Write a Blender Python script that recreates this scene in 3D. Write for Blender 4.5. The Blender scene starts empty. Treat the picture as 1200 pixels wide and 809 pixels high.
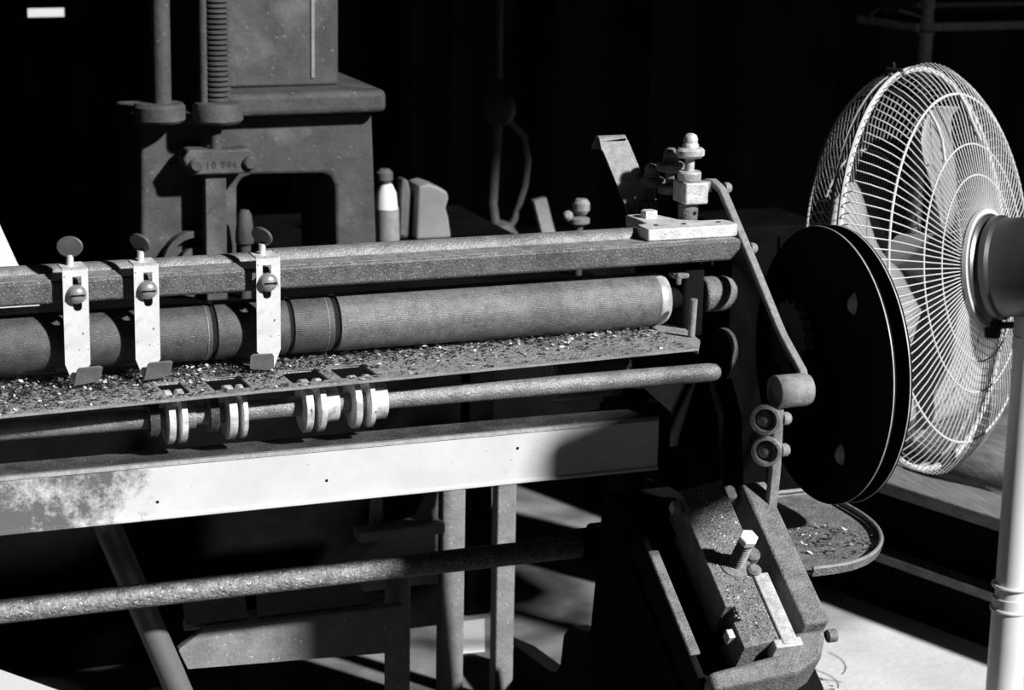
import bpy, bmesh, math, random
from mathutils import Vector, Matrix
random.seed(7)
PI = math.pi
scene = bpy.context.scene
C = bpy.context.collection

# ------------------------------------------------------------------ camera, light, exposure
cam_d = bpy.data.cameras.new('camera'); cam = bpy.data.objects.new('camera', cam_d); C.objects.link(cam)
cam.location = (-1.45358, -2.90727, 1.62464)
cam.rotation_euler = (1.3280925, -0.0182575, -0.3742803)
cam_d.sensor_width = 36.0; cam_d.lens = 78.69; cam_d.clip_end = 60
cam_d.dof.use_dof = True; cam_d.dof.focus_distance = 3.15; cam_d.dof.aperture_fstop = 8.0
scene.camera = cam

world = bpy.data.worlds.new('world'); scene.world = world; world.use_nodes = True
bg = world.node_tree.nodes['Background']
bg.inputs['Color'].default_value = (0.92, 0.96, 1.0, 1); bg.inputs['Strength'].default_value = 0.014

SUN = Vector((-0.62, 1.0, -0.75))
sun_d = bpy.data.lights.new('sun', 'SUN'); sun_d.energy = 8.0; sun_d.angle = 0.045
sun = bpy.data.objects.new('sun', sun_d); C.objects.link(sun)
sun.location = (4, -5, 6); sun.rotation_euler = SUN.to_track_quat('-Z', 'Y').to_euler()

vs = scene.view_settings
vs.view_transform = 'Standard'; vs.look = 'None'; vs.gamma = 1.0; vs.exposure = 0.0; vs.use_curve_mapping = False
scene.cycles.use_denoising = True
scene.cycles.max_bounces = 5; scene.cycles.diffuse_bounces = 2

# ------------------------------------------------------------------ materials
def mat(name, lo, hi, scale=30.0, rough=0.6, metal=0.0, bump=0.0, bscale=None, stretch=None, contrast=(0.35, 0.65),
        speck=None, speck_scale=180.0, speck_at=0.68, spec=0.4, tint=(1.0, 1.0, 1.0), cloud=None):
    m = bpy.data.materials.new(name); m.use_nodes = True
    nt = m.node_tree; N = nt.nodes; L = nt.links
    b = N['Principled BSDF']
    b.inputs['Roughness'].default_value = rough; b.inputs['Metallic'].default_value = metal
    b.inputs['Specular IOR Level'].default_value = spec
    tc = N.new('ShaderNodeTexCoord'); mp = N.new('ShaderNodeMapping')
    L.new(tc.outputs['Object'], mp.inputs['Vector'])
    if stretch: mp.inputs['Scale'].default_value = stretch
    n = N.new('ShaderNodeTexNoise'); n.inputs['Scale'].default_value = scale; n.inputs['Detail'].default_value = 8
    n.inputs['Roughness'].default_value = 0.65
    L.new(mp.outputs['Vector'], n.inputs['Vector'])
    r = N.new('ShaderNodeValToRGB')
    r.color_ramp.elements[0].position = contrast[0]; r.color_ramp.elements[1].position = contrast[1]
    g = lambda v: (v*tint[0], v*tint[1], v*tint[2], 1)
    r.color_ramp.elements[0].color = g(lo); r.color_ramp.elements[1].color = g(hi)
    L.new(n.outputs['Fac'], r.inputs['Fac'])
    col = r.outputs['Color']
    def overlay(col, value, sc, at, width, detail=3):
        s = N.new('ShaderNodeTexNoise'); s.inputs['Scale'].default_value = sc; s.inputs['Detail'].default_value = detail
        L.new(tc.outputs['Object'], s.inputs['Vector'])
        q = N.new('ShaderNodeValToRGB'); q.color_ramp.elements[0].position = at; q.color_ramp.elements[1].position = min(1, at+width)
        L.new(s.outputs['Fac'], q.inputs['Fac'])
        mx = N.new('ShaderNodeMix'); mx.data_type = 'RGBA'
        L.new(q.outputs['Color'], mx.inputs['Factor']); L.new(col, mx.inputs['A']); mx.inputs['B'].default_value = g(value)
        return mx.outputs['Result']
    if cloud: col = overlay(col, cloud[0], cloud[1], cloud[2], cloud[3], 6)
    if speck is not None:
        for v in (speck if isinstance(speck, (list, tuple)) else [speck]):
            col = overlay(col, v, speck_scale*random.uniform(.8, 1.25), speck_at, 0.05)
    L.new(col, b.inputs['Base Color'])
    if bump:
        bn = N.new('ShaderNodeTexNoise'); bn.inputs['Scale'].default_value = bscale or scale*3; bn.inputs['Detail'].default_value = 6
        L.new(mp.outputs['Vector'], bn.inputs['Vector'])
        bp = N.new('ShaderNodeBump'); bp.inputs['Strength'].default_value = bump; bp.inputs['Distance'].default_value = 0.004
        L.new(bn.outputs['Fac'], bp.inputs['Height']); L.new(bp.outputs['Normal'], b.inputs['Normal'])
    return m
M = {}
M['frame'] = mat('dark cast iron', .004, .008, 20, .8, bump=.2, bscale=120, spec=.06)
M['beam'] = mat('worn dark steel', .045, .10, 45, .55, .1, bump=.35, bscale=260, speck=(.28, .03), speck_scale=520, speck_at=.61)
M['top_light'] = mat('sunlit top steel', .14, .32, 50, .55, .2, bump=.4, bscale=300, speck=(.5, .05), speck_scale=400, speck_at=.63)  # paler steel that paints sunlight onto the beam's top
M['rod'] = mat('dull steel rod', .13, .24, 40, .5, .3, bump=.5, bscale=320, speck=(.38, .05), speck_scale=560, speck_at=.62)
M['strap'] = mat('bright steel strap', .46, .60, 25, .45, .1, bump=.1, bscale=300, speck=.12, speck_scale=220, speck_at=.66, cloud=(.24, 28, .54, .2))
M['pad'] = mat('dark strap foot', .10, .15, 60, .6, speck=.25, speck_scale=300)
M['screw'] = mat('oily screw', .16, .3, 50, .35, .3)
M['paddle'] = mat('dull thumb screw', .05, .09, 60, .5, .2)
M['stem'] = mat('clean screw stem', .5, .7, 60, .4, .3)
M['slot'] = mat('slot shadow gap', .004, .008, 20, .9, spec=.1)
M['groove'] = mat('roller groove', .008, .015, 20, .9, spec=.1)
M['collar'] = mat('polished collar', .3, .6, 50, .4, .3, speck=.08, speck_scale=300, speck_at=.64)
M['tray'] = mat('gritty tray plate', .17, .34, 70, .75, bump=.8, bscale=500, speck=(.6, .03), speck_scale=420, speck_at=.62)
M['knife'] = mat('bright knife disc', .35, .85, 70, .35, .3, speck=.08, speck_scale=150, speck_at=.66)
M['rail'] = mat('white painted rail', .44, .51, 12, .6, speck=.12, speck_scale=190, speck_at=.72, cloud=(.22, 14, .70, .1))
def shade_and_rust(m):  # darkens the left end in place of a soft shadow, with rust speckle
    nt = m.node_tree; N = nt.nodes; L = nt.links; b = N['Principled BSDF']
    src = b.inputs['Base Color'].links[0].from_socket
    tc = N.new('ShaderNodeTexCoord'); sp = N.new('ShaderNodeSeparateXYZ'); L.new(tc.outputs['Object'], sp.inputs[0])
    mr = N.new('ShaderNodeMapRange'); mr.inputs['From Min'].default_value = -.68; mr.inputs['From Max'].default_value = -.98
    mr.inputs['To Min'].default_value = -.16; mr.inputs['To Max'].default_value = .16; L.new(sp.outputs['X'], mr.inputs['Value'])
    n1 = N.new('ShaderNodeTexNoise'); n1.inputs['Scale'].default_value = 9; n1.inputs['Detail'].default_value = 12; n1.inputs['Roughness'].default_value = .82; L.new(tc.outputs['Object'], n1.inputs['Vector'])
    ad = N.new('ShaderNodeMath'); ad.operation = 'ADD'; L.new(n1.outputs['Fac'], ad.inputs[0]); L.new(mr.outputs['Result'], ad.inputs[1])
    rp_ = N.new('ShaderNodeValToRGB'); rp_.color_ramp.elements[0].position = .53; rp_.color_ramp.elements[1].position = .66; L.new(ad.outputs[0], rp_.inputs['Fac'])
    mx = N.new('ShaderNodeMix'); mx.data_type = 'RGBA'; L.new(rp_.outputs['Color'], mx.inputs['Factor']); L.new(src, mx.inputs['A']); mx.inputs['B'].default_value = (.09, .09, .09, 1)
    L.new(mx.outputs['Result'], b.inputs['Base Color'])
shade_and_rust(M['rail'])
M['bed'] = mat('grimy bed plate', .02, .075, 22, .8, bump=.6, bscale=200, speck=(.25, .01), speck_scale=300, speck_at=.66, contrast=(.4, .7))
M['pipe'] = mat('pitted pipe', .10, .27, 60, .5, .2, bump=.9, bscale=200, speck=(.5, .03), speck_scale=220, speck_at=.63)
M['plate'] = mat('galvanised plate', .42, .68, 60, .5, .2, bump=.3, bscale=300, speck=.1, speck_scale=250, speck_at=.68)
M['strip'] = mat('grey flat strip', .15, .24, 90, .55, bump=.3, bscale=400, speck=(.4, .03), speck_scale=500, speck_at=.66)
M['cast'] = mat('grey cast iron', .09, .19, 50, .65, bump=.6, bscale=300, speck=(.34, .03), speck_scale=560, speck_at=.62)
M['brightcast'] = mat('bright filed iron', .3, .55, 60, .5, .2, bump=.3, bscale=300, speck=.08, speck_scale=300)
M['pulley'] = mat('black pulley', .003, .006, 15, .8, spec=.08)
M['pedge'] = mat('bare pulley edge', .25, .4, 50, .5)
M['press'] = mat('press iron', .036, .062, 20, .7, bump=.25, bscale=140, cloud=(.11, 11, .56, .2), speck=(.015, .16), speck_scale=160, speck_at=.68, spec=.25)
M['presslight'] = mat('press bare iron', .14, .22, 40, .6)
M['ink'] = mat('stamped letters', .02, .03, 30, .9)
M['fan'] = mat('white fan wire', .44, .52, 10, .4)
M['frontwire'] = mat('grey guard wire', .22, .32, 40, .6)  # front guard, darker grey than the rear wires
M['blade'] = mat('grey fan blade', .24, .3, 30, .5, bump=.1)
M['motor'] = mat('fan motor housing', .12, .16, 4, .36, .85, stretch=(1, 1, 6))
M['pole'] = mat('white fan pole', .52, .58, 8, .45)
M['rubber'] = mat('black rubber', .006, .012, 30, .6, spec=.3)
M['floor'] = mat('concrete floor', .48, .66, 3.5, .85, bump=.3, bscale=60, contrast=(.3, .7), speck=(.12, .6), speck_scale=120, speck_at=.72)
def floor_shading(m):  # paints light and shade into the floor: pale lit patch, darker surroundings
    nt = m.node_tree; N = nt.nodes; L = nt.links; b = N['Principled BSDF']
    src = b.inputs['Base Color'].links[0].from_socket
    tc = N.new('ShaderNodeTexCoord')
    vd = N.new('ShaderNodeVectorMath'); vd.operation = 'DISTANCE'; L.new(tc.outputs['Object'], vd.inputs[0]); vd.inputs[1].default_value = (.74, .48, 0)
    n1 = N.new('ShaderNodeTexNoise'); n1.inputs['Scale'].default_value = 5; n1.inputs['Detail'].default_value = 9; L.new(tc.outputs['Object'], n1.inputs['Vector'])
    ml = N.new('ShaderNodeMath'); ml.operation = 'MULTIPLY_ADD'; L.new(n1.outputs['Fac'], ml.inputs[0]); ml.inputs[1].default_value = .5; L.new(vd.outputs['Value'], ml.inputs[2])
    rp_ = N.new('ShaderNodeValToRGB'); rp_.color_ramp.elements[0].position = .50; rp_.color_ramp.elements[1].position = .75; L.new(ml.outputs[0], rp_.inputs['Fac'])
    n2 = N.new('ShaderNodeTexNoise'); n2.inputs['Scale'].default_value = 6; n2.inputs['Detail'].default_value = 10; L.new(tc.outputs['Object'], n2.inputs['Vector'])
    r2 = N.new('ShaderNodeValToRGB'); r2.color_ramp.elements[0].position = .35; r2.color_ramp.elements[0].color = (.07, .07, .07, 1); r2.color_ramp.elements[1].position = .7; r2.color_ramp.elements[1].color = (.26, .26, .26, 1); L.new(n2.outputs['Fac'], r2.inputs['Fac'])
    mx = N.new('ShaderNodeMix'); mx.data_type = 'RGBA'; L.new(rp_.outputs['Color'], mx.inputs['Factor']); L.new(src, mx.inputs['A']); L.new(r2.outputs['Color'], mx.inputs['B'])
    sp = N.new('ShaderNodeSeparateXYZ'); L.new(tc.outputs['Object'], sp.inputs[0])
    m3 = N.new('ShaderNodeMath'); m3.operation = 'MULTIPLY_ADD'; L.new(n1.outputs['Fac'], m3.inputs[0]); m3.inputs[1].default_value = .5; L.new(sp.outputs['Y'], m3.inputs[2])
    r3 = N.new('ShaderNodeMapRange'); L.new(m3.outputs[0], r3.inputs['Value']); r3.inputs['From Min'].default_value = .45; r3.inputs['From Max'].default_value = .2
    mz = N.new('ShaderNodeMix'); mz.data_type = 'RGBA'; L.new(r3.outputs['Result'], mz.inputs['Factor']); L.new(mx.outputs['Result'], mz.inputs['A']); mz.inputs['B'].default_value = (.012, .012, .012, 1)  # front floor painted near black to cut bounce light onto the rail
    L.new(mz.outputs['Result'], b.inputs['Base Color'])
floor_shading(M['floor'])
M['flake'] = mat('pale flakes', .5, .8, 60, .6)
M['curtain'] = mat('black curtain', .010, .018, 6, .95, spec=.05, tint=(.9, .95, 1.08))
M['dark'] = mat('dark paint', .003, .006, 8, .9, spec=0)
M['roof'] = mat('roof boards', .02, .03, 6, .9)
M['wood'] = mat('grey weathered plank', .10, .2, 10, .8, bump=.3, stretch=(8, 1, 8))
M['white'] = mat('white card', .56, .62, 6, .8)
M['label'] = mat('grey bottle label', .16, .24, 60, .6)
M['tank'] = mat('grey plastic tank', .14, .2, 8, .6)
M['dim'] = mat('sooty metal', .05, .09, 30, .7)
M['stand'] = mat('grey stand steel', .13, .2, 25, .6, bump=.4, bscale=160, speck=.4, speck_scale=140, speck_at=.68)
M['chrome'] = mat('scuffed tube', .13, .17, 20, .4, .3, stretch=(40, 40, 2))

def roller_mat(nm, lo, hi, sp1):
    m = mat(nm, lo, hi, 60, .55, .1, speck=(sp1, .03), speck_scale=620, speck_at=.60)
    nt = m.node_tree; N = nt.nodes; L = nt.links; b = N['Principled BSDF']
    tc = N.new('ShaderNodeTexCoord'); sp = N.new('ShaderNodeSeparateXYZ'); L.new(tc.outputs['Object'], sp.inputs[0])
    at = N.new('ShaderNodeMath'); at.operation = 'ARCTAN2'; L.new(sp.outputs['Y'], at.inputs[0]); L.new(sp.outputs['Z'], at.inputs[1])
    ml = N.new('ShaderNodeMath'); ml.operation = 'MULTIPLY'; ml.inputs[1].default_value = 120; L.new(at.outputs[0], ml.inputs[0])
    sn = N.new('ShaderNodeMath'); sn.operation = 'SINE'; L.new(ml.outputs[0], sn.inputs[0])
    bp = N.new('ShaderNodeBump'); bp.inputs['Strength'].default_value = .25; bp.inputs['Distance'].default_value = .0006
    L.new(sn.outputs[0], bp.inputs['Height'])
    L.new(bp.outputs['Normal'], b.inputs['Normal'])
    return m
M['roller'] = roller_mat('ribbed steel roller', .075, .14, .24)
M['sleeve'] = roller_mat('falloff ribbed sleeve', .035, .07, .14)  # darker copy of the roller steel, paints the light falloff to the left

def chip_mat():
    m = bpy.data.materials.new('metal chips'); m.use_nodes = True
    N = m.node_tree.nodes; L = m.node_tree.links; b = N['Principled BSDF']
    ge = N.new('ShaderNodeNewGeometry'); r = N.new('ShaderNodeValToRGB')
    e = r.color_ramp.elements; e[0].position = 0; e[0].color = (.02, .02, .02, 1); e[1].position = 1; e[1].color = (.85, .85, .85, 1)
    k = e.new(.5); k.color = (.05, .05, .05, 1); k = e.new(.8); k.color = (.22, .22, .22, 1); k = e.new(.9); k.color = (.6, .6, .6, 1)
    L.new(ge.outputs['Random Per Island'], r.inputs['Fac']); L.new(r.outputs['Color'], b.inputs['Base Color'])
    b.inputs['Roughness'].default_value = .45; b.inputs['Metallic'].default_value = .2
    return m
M['chips'] = chip_mat()

def glow_mat():
    m = bpy.data.materials.new('daylight pane'); m.use_nodes = True
    b = m.node_tree.nodes['Principled BSDF']; b.inputs['Emission Color'].default_value = (1, 1, 1, 1); b.inputs['Emission Strength'].default_value = .82
    return m
M['glow'] = glow_mat()

# ------------------------------------------------------------------ mesh helpers
ORG = {}
class MB:
    def __init__(s): s.v = []; s.f = []
    def add(s, vs_, fs):
        k = len(s.v); s.v += [Vector(p) for p in vs_]; s.f += [tuple(i+k for i in f) for f in fs]; return s
    def box(s, x0, x1, y0, y1, z0, z1):
        return s.obox((0, 0, 0), (1, 0, 0), (0, 1, 0), (0, 0, 1), (x0, x1), (y0, y1), (z0, z1))
    def obox(s, o, ax, ay, az, a, b, c):
        o, ax, ay, az = Vector(o), Vector(ax), Vector(ay), Vector(az)
        p = [o+ax*a[i]+ay*b[j]+az*c[k] for k in (0, 1) for j in (0, 1) for i in (0, 1)]
        fs = [(0, 2, 3, 1), (4, 5, 7, 6), (0, 1, 5, 4), (2, 6, 7, 3), (0, 4, 6, 2), (1, 3, 7, 5)]
        if ax.cross(ay).dot(az) < 0: fs = [f[::-1] for f in fs]
        return s.add(p, fs)
    def lathe(s, o, axis, prof, n=28, a0=0.0, a1=2*PI):
        o = Vector(o); w = Vector(axis).normalized()
        u = w.orthogonal().normalized(); v = w.cross(u)
        full = abs(a1-a0-2*PI) < 1e-6; m = n if full else n+1
        rows = []
        vs_ = []
        for r, d in prof:
            if r < 1e-7: rows.append([len(vs_)]); vs_.append(o+w*d)
            else:
                rows.append(list(range(len(vs_), len(vs_)+m)))
                for i in range(m):
                    t = a0+(a1-a0)*i/n; vs_.append(o+w*d+(u*math.cos(t)+v*math.sin(t))*r)
        fs = []
        for A, B in zip(rows[:-1], rows[1:]):
            for i in range(n):
                j = (i+1) % m
                if len(A) == 1 and len(B) == 1: continue
                if len(A) == 1: fs.append((A[0], B[j], B[i]))
                elif len(B) == 1: fs.append((A[i], A[j], B[0]))
                else: fs.append((A[i], A[j], B[j], B[i]))
        return s.add(vs_, fs)
    def cyl(s, p, q, r, r2=None, n=24, ch=0.0):
        p, q = Vector(p), Vector(q); h = (q-p).length; r2 = r if r2 is None else r2
        if ch: pr = [(0, 0), (r-ch, 0), (r, ch), (r2, h-ch), (r2-ch, h), (0, h)]
        else: pr = [(0, 0), (r, 0), (r2, h), (0, h)]
        return s.lathe(p, q-p, pr, n)
    def sweep(s, pts, r, n=10, flat=None, up=(1, 0, 0)):
        pts = [Vector(p) for p in pts]; k = len(pts); rings = []; vs_ = []
        ref = Vector(up)
        for i, p in enumerate(pts):
            t = (pts[min(i+1, k-1)]-pts[max(i-1, 0)]).normalized()
            a = ref-t*ref.dot(t)
            if a.length < 1e-4: a = t.orthogonal()
            a.normalize(); b = t.cross(a)
            if flat: sec = [(-flat[0], -flat[1]), (flat[0], -flat[1]), (flat[0], flat[1]), (-flat[0], flat[1])]
            else: sec = [(r*math.cos(2*PI*j/n), r*math.sin(2*PI*j/n)) for j in range(n)]
            rings.append(list(range(len(vs_), len(vs_)+len(sec)))); vs_ += [p+a*x+b*y for x, y in sec]
        fs = []; m = len(rings[0])
        for A, B in zip(rings[:-1], rings[1:]):
            fs += [(A[j], A[(j+1) % m], B[(j+1) % m], B[j]) for j in range(m)]
        fs += [tuple(rings[0][::-1]), tuple(rings[-1])]
        return s.add(vs_, fs)
    def torus(s, o, axis, R, r, n=64, m=8):
        o = Vector(o); w = Vector(axis).normalized(); u = w.orthogonal().normalized(); v = w.cross(u); vs_ = []; fs = []
        for i in range(n):
            t = 2*PI*i/n; e = u*math.cos(t)+v*math.sin(t)
            for j in range(m):
                a = 2*PI*j/m; vs_.append(o+e*(R+r*math.cos(a))+w*(r*math.sin(a)))
        for i in range(n):
            for j in range(m):
                fs.append((i*m+j, ((i+1) % n)*m+j, ((i+1) % n)*m+(j+1) % m, i*m+(j+1) % m))
        return s.add(vs_, fs)
    def prism(s, outer, fn, w0, w1, holes=()):
        bm = bmesh.new(); loops = []
        for lp in [outer]+list(holes):
            vv = [bm.verts.new((x, y, 0)) for x, y in lp]
            es = [bm.edges.new((vv[i], vv[(i+1) % len(vv)])) for i in range(len(vv))]; loops.append(vv)
        bm.verts.index_update()
        bmesh.ops.triangle_fill(bm, edges=bm.edges[:], use_beauty=True, use_dissolve=False)
        bm.verts.index_update()
        xy = [(v.co.x, v.co.y) for v in bm.verts]; tris = [tuple(v.index for v in f.verts) for f in bm.faces]
        k = len(xy); vs_ = [fn(x, y, w0) for x, y in xy]+[fn(x, y, w1) for x, y in xy]
        fs = list(tris)+[tuple(i+k for i in t[::-1]) for t in tris]
        for lp in loops:
            ids = [v.index for v in lp]
            fs += [(ids[i], ids[(i+1) % len(ids)], ids[(i+1) % len(ids)]+k, ids[i]+k) for i in range(len(ids))]
        bm.free()
        return s.add(vs_, fs)
    def build(s, name, m, parent=None, smooth=35, bevel=0.0, segs=2, org=None, kind=None):
        o0 = Vector(org) if org is not None else (ORG.get(parent.name, Vector()) if parent else Vector())
        me = bpy.data.meshes.new(name); me.from_pydata([tuple(p-o0) for p in s.v], [], s.f)
        bm = bmesh.new(); bm.from_mesh(me); bmesh.ops.recalc_face_normals(bm, faces=bm.faces[:]); bm.to_mesh(me); bm.free()
        if smooth:
            for p in me.polygons: p.use_smooth = True
            me.set_sharp_from_angle(angle=math.radians(smooth))
        me.materials.append(M[m])
        o = bpy.data.objects.new(name, me); C.objects.link(o)
        if parent: o.parent = parent; ORG[o.name] = o0
        else: o.location = o0; ORG[o.name] = o0
        if bevel:
            b = o.modifiers.new('bevel', 'BEVEL'); b.width = bevel; b.segments = segs; b.limit_method = 'ANGLE'; b.angle_limit = math.radians(40)
        if kind: o['kind'] = kind
        return o
def tag(o, label, cat, group=None):
    o['label'] = label; o['category'] = cat
    if group: o['group'] = group
    return o
def thing(name, loc, label, cat, group=None):
    o = bpy.data.objects.new(name, None); C.objects.link(o); o.location = loc; o.empty_display_size = .05
    ORG[o.name] = Vector(loc)
    return tag(o, label, cat, group)
def struct(o): o['kind'] = 'structure'; return o
def circ(cx, cy, r, n=32): return [(cx+r*math.cos(2*PI*i/n), cy+r*math.sin(2*PI*i/n)) for i in range(n)]
YZ = lambda y, z, x: (x, y, z)
XZ = lambda x, z, y: (x, y, z)
XY = lambda x, y, z: (x, y, z)
def hexprof(r): return [(r*math.cos(PI/3*i), r*math.sin(PI/3*i)) for i in range(6)]
def hexbolt(mb, o, axis, r, h):
    return mb.lathe(o, axis, [(0, 0), (r, 0), (r, h*.85), (r*.88, h), (0, h)], 6)

# ------------------------------------------------------------------ the setting
struct(MB().box(-4, 5, -4, 4, -.05, 0).build('floor', 'floor', smooth=0))
folds = []
nf = 220
for i in range(nf+1):
    x = -3.5+8.5*i/nf
    folds.append((x, 3.1+.05*math.sin(x*17+.8*math.sin(x*5))+.03*math.sin(x*41)))
poly = folds+[(5, 3.3), (-3.5, 3.3)]
struct(MB().prism(poly, XY, 0, 3.0).build('wall_back', 'curtain', smooth=60))
struct(MB().box(-4, 5, -1.07, 3.4, 3.0, 3.1).build('ceiling', 'roof', smooth=0))
struct(MB().box(4.6, 4.7, -.1, 3.3, 0, 3.0).build('wall_right', 'dark', smooth=0))
struct(MB().box(-3.6, -3.5, -.1, 3.3, 0, 3.0).build('wall_left', 'dark', smooth=0))
w = MB().box(-.477, -.383, 2.985, 3.0, 1.032, 1.055).build('window_1', 'glow', smooth=0); struct(w)
fr = MB()
fr.box(-.49, -.37, 2.98, 3.04, 1.055, 1.066); fr.box(-.49, -.37, 2.98, 3.04, 1.020, 1.031)
fr.box(-.49, -.478, 2.98, 3.04, 1.02, 1.066); fr.box(-.382, -.37, 2.98, 3.04, 1.02, 1.066)
fr.build('window_frame', 'dark', w, smooth=0, org=(0, 0, 0))

# ------------------------------------------------------------------ the slitting machine
mc = thing('slitting_machine', (0, 0, 0), 'old dark iron slitting machine with ribbed roller, chip tray and white rail', 'machine')
# side frame
side = [(.82, 0), (.82, .06), (.70, .085), (.52, .10), (.492, .13), (.48, .19), (.455, .215), (.37, .235), (.345, .27), (.335, .34), (.315, .48), (.30, .62),
        (.27, .78), (.22, .84), (.22, .962), (.03, .962), (.03, .84), (-.04, .79), (-.08, .74), (-.10, .62), (-.11, .48), (-.02, .38), (.10, .32), (.17, .27), (.16, 0)]
MB().prism(side, YZ, 0, .04, holes=[[(.06, .42), (.20, .42), (.235, .45), (.235, .68), (.20, .72), (.04, .72), (.0, .68), (-.02, .56), (.0, .47)]]).build('side_frame', 'frame', mc, bevel=.006)
MB().prism([(.30, 0), (.28, .1), (.18, .3), (.14, .76), (-.10, .76), (-.12, .5), (-.02, .1), (-.02, 0)], YZ, -1.45, -1.41).build('side_frame', 'frame', mc, bevel=.006)
# bearing block behind the roller end
MB().box(-.035, 0, -.02, .06, .845, .955).build('bearing_block', 'frame', mc, bevel=.006)
# top beam
tb = MB().prism([(-1.42, .964), (.028, .964), (.043, .980), (.043, .996), (-1.42, .996)], XZ, -.045, -.003).build('top_beam', 'beam', mc, bevel=.004)
MB().box(-1.42, .035, -.043, -.004, .9955, .9964).build('lit_top', 'top_light', tb, smooth=0)  # thin pale strip, light on the top face put into colour
# rear rod behind the beam, thicker right of the last strap
MB().cyl((-.66, .018, .990), (-.02, .018, .990), .0185, ch=.003).build('rear_rod', 'rod', mc)
MB().cyl((-1.42, .018, .988), (-.66, .018, .988), .0165, ch=.002).build('rear_rod_sleeve', 'rod', mc)
# feed roller
rl = MB().cyl((-1.42, 0, 0), (.0, 0, 0), .017, n=20).build('feed_roller', 'frame', mc, org=(0, 0, 0)); rl.location = (0, 0, .903); ORG[rl.name] = Vector((0, 0, 0))
for x0, x1, r, mm in ((-.566, -.077, .0405, 'roller'), (-.632, -.572, .0398, 'sleeve'), (-.739, -.636, .0398, 'sleeve'), (-1.40, -.744, .0395, 'sleeve')):
    MB().lathe((x0, 0, 0), (1, 0, 0), [(0, 0), (r-.003, 0), (r, .002), (r, x1-x0-.002), (r-.003, x1-x0), (0, x1-x0)], 64).build('sleeve', mm, rl, org=(0, 0, 0))
for x0, x1, r, mm in ((-.572, -.566, .037, 'groove'), (-.636, -.632, .037, 'groove'), (-.744, -.739, .037, 'groove')):
    MB().cyl((x0, 0, 0), (x1, 0, 0), r, n=48).build('groove', mm, rl, org=(0, 0, 0))
for x in (-.583, -.752):
    MB().lathe((x, 0, 0), (1, 0, 0), [(.0392, 0), (.0403, .0004), (.0403, .0018), (.0392, .0022)], 64).build('score_ring', 'rod', rl, org=(0, 0, 0))
MB().lathe((-.077, 0, 0), (1, 0, 0), [(0, 0), (.038, 0), (.0385, .001), (.0385, .010), (.034, .018), (.022, .021), (0, .021)], 64).build('collar', 'collar', rl, org=(0, 0, 0))
bo = MB().lathe((.004, 0, .905), (1, 0, 0), [(0, 0), (.025, 0), (.0265, .002), (.0265, .036), (.022, .048), (.012, .056), (0, .058)], 40).build('bearing_boss', 'cast', mc)
MB().lathe((.030, -.012, .9285), (0, -.4, 1), [(0, 0), (.003, 0), (.003, .0012), (0, .0012)], 12).build('oil_hole', 'slot', bo)
sbs = MB().lathe((.02, -.035, .822), (1, 0, 0), [(0, 0), (.036, 0), (.037, .002), (.037, .012), (.034, .016), (0, .018)], 40).build('shaft_boss', 'frame', mc)  # dark iron paints the unlit face of the boss
MB().lathe((.0225, -.035, .822), (1, 0, 0), [(.0372, 0), (.038, .0008), (.038, .010), (.034, .0155), (.02, .018)], 48).build('boss_lit_rim', 'cast', sbs)  # grey ring paints the sunlit rim around that face
bc = MB(); bc.box(-.052, -.028, -.024, .0, .936, .944); bc.box(-.050, -.042, -.028, -.022, .928, .946); bc.box(-.03, -.012, -.02, -.01, .938, .943)
bc.build('bearing_cap', 'cast', mc, bevel=.003)
# peg at the tray end
MB().cyl((-.047, -.075, .862), (-.045, -.075, .918), .0052, .0056, n=16, ch=.001).build('peg', 'strip', mc)
# tray with slots
ty = lambda x, y: .8515+.0155*(x+1.05)/.97+(y+.16)*-.03
tr = MB()
def traybox(x0, x1, y0, y1):
    p = []
    for dz in (-.003, 0):
        for y in (y0, y1):
            for x in (x0, x1): p.append((x, y, ty(x, y)+dz))
    tr.add(p, [(0, 2, 3, 1), (4, 5, 7, 6), (0, 1, 5, 4), (2, 6, 7, 3), (0, 4, 6, 2), (1, 3, 7, 5)])
SL = [(-.832, -.799), (-.768, -.718), (-.662, -.611), (-.594, -.543)]
traybox(-1.40, -.078, -.160, -.136); traybox(-1.40, -.078, -.068, .05)
xs = [-1.40]+[q for a in SL for q in a]+[-.078]
for i in range(0, len(xs), 2): traybox(xs[i], xs[i+1], -.136, -.068)
tro = tr.build('chip_tray', 'tray', mc, smooth=0)
e = MB()
e.prism([(-.078, -.160), (-.078, .05), (-.045, .05), (-.03, -.02), (-.045, -.10)], lambda x, y, z: (x, y, ty(x, y)+z), -.009, -.0035); e.build('tray_end_plate', 'tray', tro)
e = MB(); e.sweep([(-1.40, -.1605, ty(-1.40, -.16)-.002), (-.078, -.1605, ty(-.078, -.16)-.002)], .0016, 6); e.build('tray_lip', 'strip', tro)
for a, c in SL[1:]:
    q = MB(); q.prism([(a-.002, -.068), (c+.002, -.068), (c+.002, -.085), (c-.003, -.071), (a-.003, -.063)], lambda x, y, z: (x, y, ty(x, y)+z), .0002, .0022)
    q.build('slot_burr', 'strip', tro)
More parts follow.
